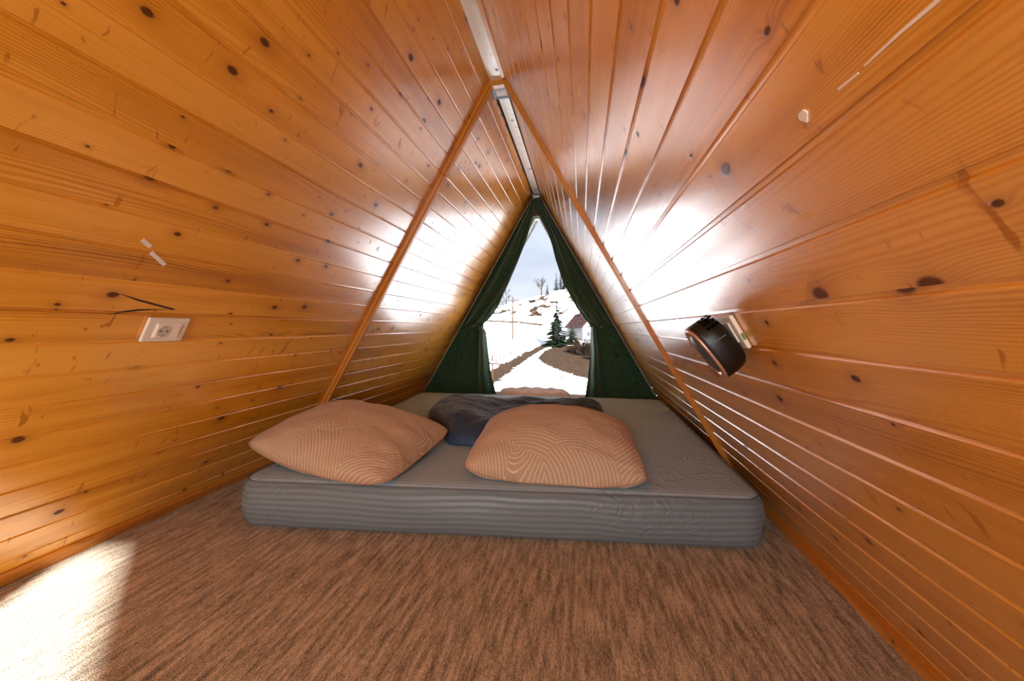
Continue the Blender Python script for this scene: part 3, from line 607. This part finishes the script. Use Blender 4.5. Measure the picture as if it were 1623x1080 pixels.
# ------------------------------------------------------------------ marks on the boards
M_tape = mat('old_tape', (.72, .66, .64), .6); M_glue = mat('white_scrape', (.78, .72, .66), .7)
def strip(name, label, cat, side, pts, wd, mt, group, th=.0012):
    """thin strip through (z, y) wall points"""
    b_ = MB(); vs = []; n = len(pts)
    for i, (z, y) in enumerate(pts):
        a, c = pts[max(i-1, 0)], pts[min(i+1, n-1)]; t_ = Vector((c[1]-a[1], (c[0]-a[0])/SN)).normalized(); q = Vector((-t_.y, t_.x))
        w_ = wd[i] if isinstance(wd, (list, tuple)) else wd
        for sg in (1, -1):
            for d in (.0001, th): vs.append(wall_pt(side, z/SN+q.y*w_/2*sg, y+q.x*w_/2*sg, d))
    fs = []
    for i in range(n-1):
        o0, o1 = i*4, (i+1)*4
        for p, q in ((1, 3), (3, 2), (2, 0), (0, 1)): fs.append((o0+p, o0+q, o1+q, o1+p))
    fs += [(0, 1, 3, 2), ((n-1)*4, (n-1)*4+2, (n-1)*4+3, (n-1)*4+1)]
    b_.add(vs, fs); o = b_.build(name, mt)
    return tag(o, label, cat, group) if label else o
strip('tape_scrap', 'upper short scrap of white tape on the left wall above the socket', 'tape', -1, [(1.027, .843), (1.014, .868)], .011, M_tape, 'tape scraps on the left wall')
strip('tape_scrap', 'lower longer scrap of white tape on the left wall above the socket', 'tape', -1, [(1.001, .874), (.974, .922)], .011, M_tape, 'tape scraps on the left wall')
strip('glue_streak', 'long thin white glue streak high on the right wall', 'glue', 1, [(1.011, .285), (1.0128, .33), (1.0128, .365)], [.003, .0024, .0012], M_glue, 'glue marks on the right wall', .0008)
strip('glue_streak', 'short thin white glue streak on the right wall just below the long one', 'glue', 1, [(1.0120, .373), (1.0132, .397)], [.0016, .0022], M_glue, 'glue marks on the right wall', .0008)
b_ = MB(); vs = [wall_pt(1, 1.017/SN+.0062*math.sin(a)*(1+.25*math.sin(3*a)), .447+.0052*math.cos(a)*(1+.3*math.cos(2*a)), d) for d in (.0002, .0018) for a in [k*math.pi/8 for k in range(16)]]
b_.add(vs, [tuple(range(16)), tuple(range(31, 15, -1))]+[(k, (k+1) % 16, 16+(k+1) % 16, 16+k) for k in range(16)])
tag(b_.build('glue_blob', M_glue), 'small white glue blob on the right wall below the streaks', 'glue', 'glue marks on the right wall')
M_crk = mat('split_dark', (.03, .008, .003), .9)
def crack(pts, wd):
    o = strip('wood_split', None, None, -1, pts, wd, M_crk, None, .0006); o.parent = wl; return o
crack([(.888, .823), (.8845, .845), (.8835, .852)], [.0006, .0016, .0008])
crack([(.8845, .850), (.872, .895), (.862, .945), (.8515, .995), (.850, 1.006)], [.001, .006, .0055, .006, .001])
crack([(.8285, .838), (.838, .868), (.8445, .905), (.8475, .945), (.8495, .985)], [.0008, .004, .006, .003, .0008])
# ------------------------------------------------------------------ outdoors: snowy valley
def lerp_tab(tab, x):
    if x <= tab[0][0]: return tab[0][1]
    for (a, b), (c, d) in zip(tab, tab[1:]):
        if x <= c: t_ = (x-a)/(c-a); t_ = t_*t_*(3-2*t_)*.4+t_*.6; return b+(d-b)*t_
    return tab[-1][1]
BASE = [(6, -6.6), (25, -6.4), (40, -5.9), (60, -4.4), (85, -2.9), (95, -2.2), (110, 0.), (125, 3.2), (150, 10.5), (172, 17.2), (185, 17.6), (230, 8)]
def tz(x, y):
    k = max(0., min(1., (y-128)/42.)); s = -.05*min(1, max(0, (y-60)/60))*(1-k)+.25*k
    dx = max(-60, min(45, x+10)); h = lerp_tab(BASE, y)+s*dx
    h += .35*noise.noise(Vector((x*.06, y*.06, 0)))*min(1, y/50)+.25*k*noise.noise(Vector((x*.2, y*.2, 5)))*3
    h += -.5*math.exp(-((x-(-10.2+.02*(y-45)))/2.2)**2)*math.exp(-((y-66)/24)**2)
    return h
def inpoly(x, y, P):
    c = False; j = len(P)-1
    for i in range(len(P)):
        if (P[i][1] > y) != (P[j][1] > y) and x < (P[j][0]-P[i][0])*(y-P[i][1])/(P[j][1]-P[i][1])+P[i][0]: c = not c
        j = i
    return c
def dseg(x, y, P):
    d = 1e9
    for (a, b), (c, e) in zip(P, P[1:]):
        t_ = max(0, min(1, ((x-a)*(c-a)+(y-b)*(e-b))/((c-a)**2+(e-b)**2))); d = min(d, math.hypot(x-a-t_*(c-a), y-b-t_*(e-b)))
    return d
ROAD = [(-12.0, 38), (-10.9, 46), (-10.2, 58), (-9.2, 74), (-7.4, 86), (-4, 92)]
KN = [(-6.9, 63), (-6.6, 76), (-5., 84), (2, 84), (12, 76), (12, 44), (1.6, 46.8), (-1.6, 51), (-5, 57)]
STRIP = [(-4.2, 50.5), (-2.6, 48.6), (-1.3, 46.6)]
FENCE = [(-44, 117), (-29, 121), (-20, 121), (-12, 119)]
def brown(x, y):
    r_ = dseg(x, y, ROAD); b = max(0, 1.25-r_/1.9) if r_ < 3 else 0
    if inpoly(x, y, KN): b = max(b, 1.)
    b = max(b, 1.0-dseg(x, y, STRIP)/.55 if dseg(x, y, STRIP) < .8 else 0)
    b = max(b, 1.1-dseg(x, y, [(p[0], p[1]-1.5) for p in FENCE])/2.2)
    if y > 130: b = max(b, .40+.6*noise.noise(Vector((x*.45, y*.22, 8)))+.6*noise.noise(Vector((x*.16, y*.10, 2))))
    if x > -6 and 84 <= y < 112: b = max(b, .50)
    return max(0, min(1, b))
xs = [-120+4*i for i in range(14)]+[-64+1.0*i for i in range(34)]+[-30+.5*i for i in range(84)]+[12+2*i for i in range(30)]
ys = [8+2*i for i in range(13)]+[34+.6*i for i in range(110)]+[100+1.4*i for i in range(60)]+[190+6*i for i in range(10)]
vt = [(x, y, tz(x, y)) for y in ys for x in xs]; nx = len(xs)
fs = [(j*nx+i, j*nx+i+1, (j+1)*nx+i+1, (j+1)*nx+i) for j in range(len(ys)-1) for i in range(nx-1)]
M_ter = bpy.data.materials.new('snow_and_dead_grass'); M_ter.use_nodes = True; nt = M_ter.node_tree; b = nt.nodes['Principled BSDF']; L = nt.links.new
at = N(nt, 'ShaderNodeAttribute', attribute_name='bare'); t = N(nt, 'ShaderNodeTexCoord')
n1 = N(nt, 'ShaderNodeTexNoise', i_Scale=.9, i_Detail=5.0); L(t.outputs['Object'], n1.inputs[0])
k = math_(nt, 'ADD', at.outputs['Fac'], math_(nt, 'MULTIPLY_ADD', n1.outputs[0], 1.1, -.55)); k = math_(nt, 'MULTIPLY_ADD', k, 5.0, -2.2, clamp=True)
n2 = N(nt, 'ShaderNodeTexNoise', i_Scale=2.2, i_Detail=5.0); L(t.outputs['Object'], n2.inputs[0])
r = ramp(nt, [(.35, (0.0132, 0.0072, 0.0039)), (.65, (0.0312, 0.0186, 0.0108))]); L(n2.outputs[0], r.inputs[0])
mx = N(nt, 'ShaderNodeMix', data_type='RGBA'); L(k, mx.inputs[0]); mx.inputs[6].default_value = (.86, .87, .90, 1); L(r.outputs[0], mx.inputs[7]); L(mx.outputs[2], b.inputs['Base Color']); b.inputs['Roughness'].default_value = .9; b.inputs['Specular IOR Level'].default_value = .05
ter = mesh_obj('ground', vt, fs, M_ter, None, True); tag(ter, kind='structure')
a_ = ter.data.attributes.new('bare', 'FLOAT', 'POINT'); a_.data.foreach_set('value', [brown(v[0], v[1]) for v in vt])
# --- spruces
M_spr = noisy(mat('spruce_needles', (.01, .02, .008), .8, spec=.05), (0.0009, 0.0021, 0.0009), (0.0036, 0.0066, 0.0024), 1.5); M_bark = mat('bark', (.012, .007, .004), .9, spec=.05); M_pole = noisy(mat('pine_pole', (.12, .06, .03), .8, spec=.05), (0.0180, 0.0090, 0.0054), (0.0300, 0.0162, 0.0096), 3)
def spruce(loc, h, rad, label, seed, tiers=26, per=17, group=None, nm='spruce_tree'):
    rnd = random.Random(seed); root = empty(nm, loc); tag(root, label, 'tree', group)
    b_ = MB(); b_.tube([(0, 0, -.3), (0, 0, h*.5), (0, 0, h*.98)], [h*.018, h*.011, h*.002], 7); b_.build('trunk', M_bark, root)
    b_ = MB()
    for t_ in range(tiers):
        f = t_/(tiers-1); z = h*(.06+.92*f); L_ = rad*(1-f)**.85+.12
        for k in range(max(5, int(per*(1-f*.6)))):
            a = rnd.uniform(0, 6.283); l = L_*rnd.uniform(.7, 1.12); dr = l*rnd.uniform(.22, .45); wd = l*.20+.06
            c, s = math.cos(a), math.sin(a); pts_ = []
            for q in (0, .35, .7, 1):
                pts_.append((Vector((c*l*q, s*l*q, z+h*.012-dr*q*(1.3-.55*q))), wd*(1-q)**.6*(.5+q if q < .5 else 1)+.01))
            vs = []
            for p, w_ in pts_: vs += [p+Vector((-s*w_, c*w_, -w_*.35)), p+Vector((0, 0, w_*.25)), p+Vector((s*w_, -c*w_, -w_*.35))]
            fs_ = []
            for i in range(3):
                o0, o1 = i*3, i*3+3
                for u_, v_ in ((0, 1), (1, 2), (2, 0)): fs_.append((o0+u_, o0+v_, o1+v_, o1+u_))
            b_.add(vs, fs_)
    b_.build('foliage', M_spr, root); return root
def on(x, y, dz=0.): return (x, y, tz(x, y)+dz)
spruce(on(-4.9, 83), 10.6, 2.9, 'tall dark spruce standing in the middle of the valley before the house', 1, 34, 22)
spruce(on(-1.7, 86.5), 5.0, 1.9, 'short wide spruce at the right foot of the tall spruce', 2, 18, 20)
for i, (x, y, h, rd, lab) in enumerate([(-14.6, 168, 5.2, 1.1, 'small lone spruce at the left end of the hilltop row'), (-11.0, 171, 8.6, 1.7, 'second spruce from the left on the hilltop'),
        (-9.2, 175, 11.0, 1.9, 'tallest spruce of the hilltop row'), (-7.3, 170.5, 9.2, 1.8, 'spruce just right of the tallest one on the hilltop'), (-5.4, 175, 8.8, 1.9, 'hilltop spruce near the right curtain, second of the row end'), (-3.2, 170.5, 9.0, 2.0, 'hilltop spruce beside the right curtain edge')]):
    spruce(on(x, y), h, rd, lab, 20+i, 16, 12, 'spruces on the hilltop')
# --- bare shrubs and trees
M_twig = noisy(mat('bare_twigs', (.06, .035, .02), .9, spec=.05), (0.0036, 0.0024, 0.0015), (0.0096, 0.0060, 0.0036), 2); M_twig2 = noisy(mat('rusty_twigs', (.08, .035, .018), .9, spec=.05), (0.0072, 0.0036, 0.0018), (0.0168, 0.0084, 0.0048), 2)
def shrub(loc, h, rad, label, seed, n=220, mt=None, nm='bare_shrub', grp=None, cat='shrub'):
    rnd = random.Random(seed); b_ = MB()
    for k in range(n):
        a = rnd.uniform(0, 6.283); sp_ = rnd.uniform(0, 1)**.6; l = h*rnd.uniform(.55, 1.05)
        l *= 1.05-.55*sp_; p0 = Vector((rnd.uniform(-.3, .3)*rad, rnd.uniform(-.3, .3)*rad, -.1)); p1 = p0+Vector((math.cos(a)*sp_*rad*.5, math.sin(a)*sp_*rad*.5, l*.6)); p2 = p1+Vector((math.cos(a+rnd.uniform(-.8, .8))*sp_*rad*.5, math.sin(a)*sp_*rad*.5, l*.4))
        b_.tube([p0, p1, p2], [.045, .028, .008], 3)
    o = b_.build(nm, mt or M_twig); o.location = loc; return tag(o, label, cat, grp)
def bare_tree(loc, h, label, seed, mt=None):
    rnd = random.Random(seed); root = empty('bare_tree', loc); tag(root, label, 'tree', 'leafless trees on the far slope'); b1, b2 = MB(), MB()
    b1.tube([(0, 0, -.2), (.05*h*rnd.uniform(-1, 1), 0, h*.5), (.03*h, 0, h*.85)], [h*.02, h*.014, h*.006], 6)
    def br(p, d, l, r_, dep):
        q = p+d*l; b2.tube([p, q], [r_, r_*.55], 3)
        if dep:
            for _ in range(4):
                dd = (d+Vector((rnd.uniform(-.8, .8), rnd.uniform(-.8, .8), rnd.uniform(-.2, .7)))).normalized(); br(p+d*l*rnd.uniform(.4, 1), dd, l*rnd.uniform(.5, .75), r_*.6, dep-1)
    for k in range(9):
        a = rnd.uniform(0, 6.283); br(Vector((0, 0, h*rnd.uniform(.25, .75))), Vector((math.cos(a)*.7, math.sin(a)*.7, rnd.uniform(.5, 1))).normalized(), h*rnd.uniform(.2, .34), h*.009, 2)
    b1.build('trunk', mt or M_bark, root); b2.build('crown', mt or M_twig, root); return root
for i, (x, y, h, lab) in enumerate([(-16.5, 163, 9, 'large leafless tree on the far slope left of the hilltop spruces'), (-29., 150, 8.0, 'wide leafless tree on the skyline above the middle power pole'), (-33.8, 140, 4.5, 'leafless tree farthest left on the far slope by the curtain'), (-28.0, 138, 4.2, 'low leafless tree second from the left on the far slope'),
        (-14.6, 126, 4.4, 'small leafless tree just left of the taller power pole'), (-23., 126, 3.2, 'small pointed leafless tree behind the wooden fence')]):
    bare_tree(on(x, y), h, lab, 50+i)
for i, (x, y, h, rd, mt_, lab) in enumerate([(2.6, 77.5, 3.4, 1.3, M_twig2, 'rust-brown bare shrub on the knoll below the house'), (4.4, 71.5, 3.8, 1.6, M_twig, 'dark bare shrub beside the right curtain edge'), (-.5, 79, 2.8, 1.1, M_twig2, 'rusty bare shrub between the short spruce and the house shrubs'),
        (1.0, 69, 4.0, 2.0, M_twig, 'tall dark bare shrub left of the right curtain, highest of the knoll shrubs'), (-1.5, 73.5, 2.0, 1.2, M_twig2, 'small rusty shrub at the left end of the knoll shrubs'),
        (2.9, 62.5, 3.0, 1.6, M_twig, 'lowest bare shrub at the right rim of the brown knoll'), (-19.6, 158, 1.8, 3., M_twig, 'long dark thicket on the upper snow slope'), (-10.5, 150, 1.3, 2.6, M_twig, 'low thicket on the snow slope below the hilltop spruces')]):
    shrub(on(x, y), h, rd, lab, 80+i, 300, mt_, grp=None)
# --- power poles
def pole(loc, h, label, arm=True, low=None, rr=.20):
    root = empty('utility_pole', loc); tag(root, label, 'pole', 'wooden utility poles'); b_ = MB(); b_.tube([(0, 0, -.4), (0, 0, h)], [rr, rr*.7], 10); b_.build('shaft', M_pole, root)
    z = low or h*.93
    b_ = MB(); b_.box((0, -.1, z), (rr*8, .06, .07)); b_.build('crossarm', M_pole, root)
    for k in (-1, 0, 1):
        b_ = MB(); b_.tube([(k*rr*7, -.1, z+.05), (k*rr*7, -.1, z+.28)], [.06, .03], 8); b_.build('insulator', mat('insulator_grey', (.2, .2, .2), .5), root)
pole(on(-16.6, 95), 10.4, 'middle wooden power pole rising out of the snow field')
pole(on(-13.2, 130), 11., 'farther power pole on the slope left of the tall spruce')
pole(on(-9.35, 42), 3.75, 'nearest wooden pole by the left curtain with a low crossarm', low=2.75, rr=.09)
# --- fences
def fence(P, step, h, label, seed):
    rnd = random.Random(seed); root = empty('fence', on(*P[0])); tag(root, label, 'fence'); pts_ = []
    for (a, b), (c, e) in zip(P, P[1:]):
        n_ = max(1, int(math.hypot(c-a, e-b)/step))
        for k in range(n_): pts_.append((a+(c-a)*k/n_, b+(e-b)*k/n_))
    pts_.append(P[-1]); o0 = Vector(root.location)
    for x, y in pts_:
        p = Vector(on(x, y))-o0; b_ = MB(); b_.tube([p+Vector((0, 0, -.3)), p+Vector((rnd.uniform(-.06, .06), 0, h*rnd.uniform(.85, 1.15)))], .07, 5); b_.build('post', M_fen, root)
    for f in (.45, .85):
        b_ = MB(); b_.tube([Vector(on(x, y))-o0+Vector((0, 0, h*f)) for x, y in pts_], .045, 4); b_.build('rail', M_fen, root)
M_fen = mat('grey_fence_wood', (0.0108, 0.0072, 0.0054), .9, spec=.05)
fence(FENCE, 1.3, 1.25, 'weathered rail fence running across the far slope', 1)
fence([(p[0]-2.3, p[1]) for p in ROAD[:5]], 2.2, 1.1, 'thin post fence climbing beside the dirt track', 2)
# --- house
M_hw = mat('white_plaster', (0.1020, 0.1020, 0.1020), .8, spec=.05); M_hr = noisy(mat('red_brown_roof', (.11, .035, .03), .7, spec=.05), (0.0144, 0.0048, 0.0048), (0.0240, 0.0096, 0.0096), 2); M_hd = mat('dark_window_glass', (.02, .022, .026), .2); M_ch = mat('brick_chimney', (.04, .010, .008), .8, spec=.05)
hx, hy = 1.0, 100.; root = empty('house', (hx, hy, 0)); root.location = (hx, hy, tz(hx, hy)-.4); root.rotation_euler = (0, 0, R(28)); tag(root, 'white plastered house with a red-brown gable roof on the slope behind the shrubs', 'house')
b_ = MB(); w2, d2, hw, hr = 2.8, 4.4, 3.6, 6.6
b_.add([(-w2, -d2, 0), (w2, -d2, 0), (w2, -d2, hw), (0, -d2, hr), (-w2, -d2, hw), (-w2, d2, 0), (w2, d2, 0), (w2, d2, hw), (0, d2, hr), (-w2, d2, hw)], [(0, 1, 2, 3, 4), (9, 8, 7, 6, 5), (0, 4, 9, 5), (1, 6, 7, 2)]); b_.build('walls', M_hw, root)
for sg in (-1, 1):
    b_ = MB(); n_ = Vector((sg*(hr-hw), 0, w2)).normalized()*.16; e_ = Vector((sg*w2, 0, hw))+Vector((sg*.55, 0, -.6)); t__ = Vector((0, 0, hr))
    vs = [Vector((p.x, y, p.z))+q for p in (t__+Vector((0, 0, .03)), e_) for y in (-d2-.5, d2+.5) for q in (Vector((0, 0, .02)), n_)]
    b_.add(vs, [(0, 1, 3, 2), (4, 6, 7, 5), (0, 4, 5, 1), (2, 3, 7, 6), (0, 2, 6, 4), (1, 5, 7, 3)]); b_.build('roof_slope', M_hr, root)
for x, z, a, c in ((-.9, 4.3, .32, .4), (.35, 4.3, .32, .4), (0, 5.4, .2, .22), (-1.3, 1.6, .4, .5), (1.2, 1.6, .4, .5)):
    b_ = MB(); b_.box((x, -d2-.02, z), (a, .05, c)); b_.build('window', M_hd, root)
b_ = MB(); b_.box((-.6, .5, hr+.3), (.35, .35, .9)); b_.build('chimney', M_ch, root)
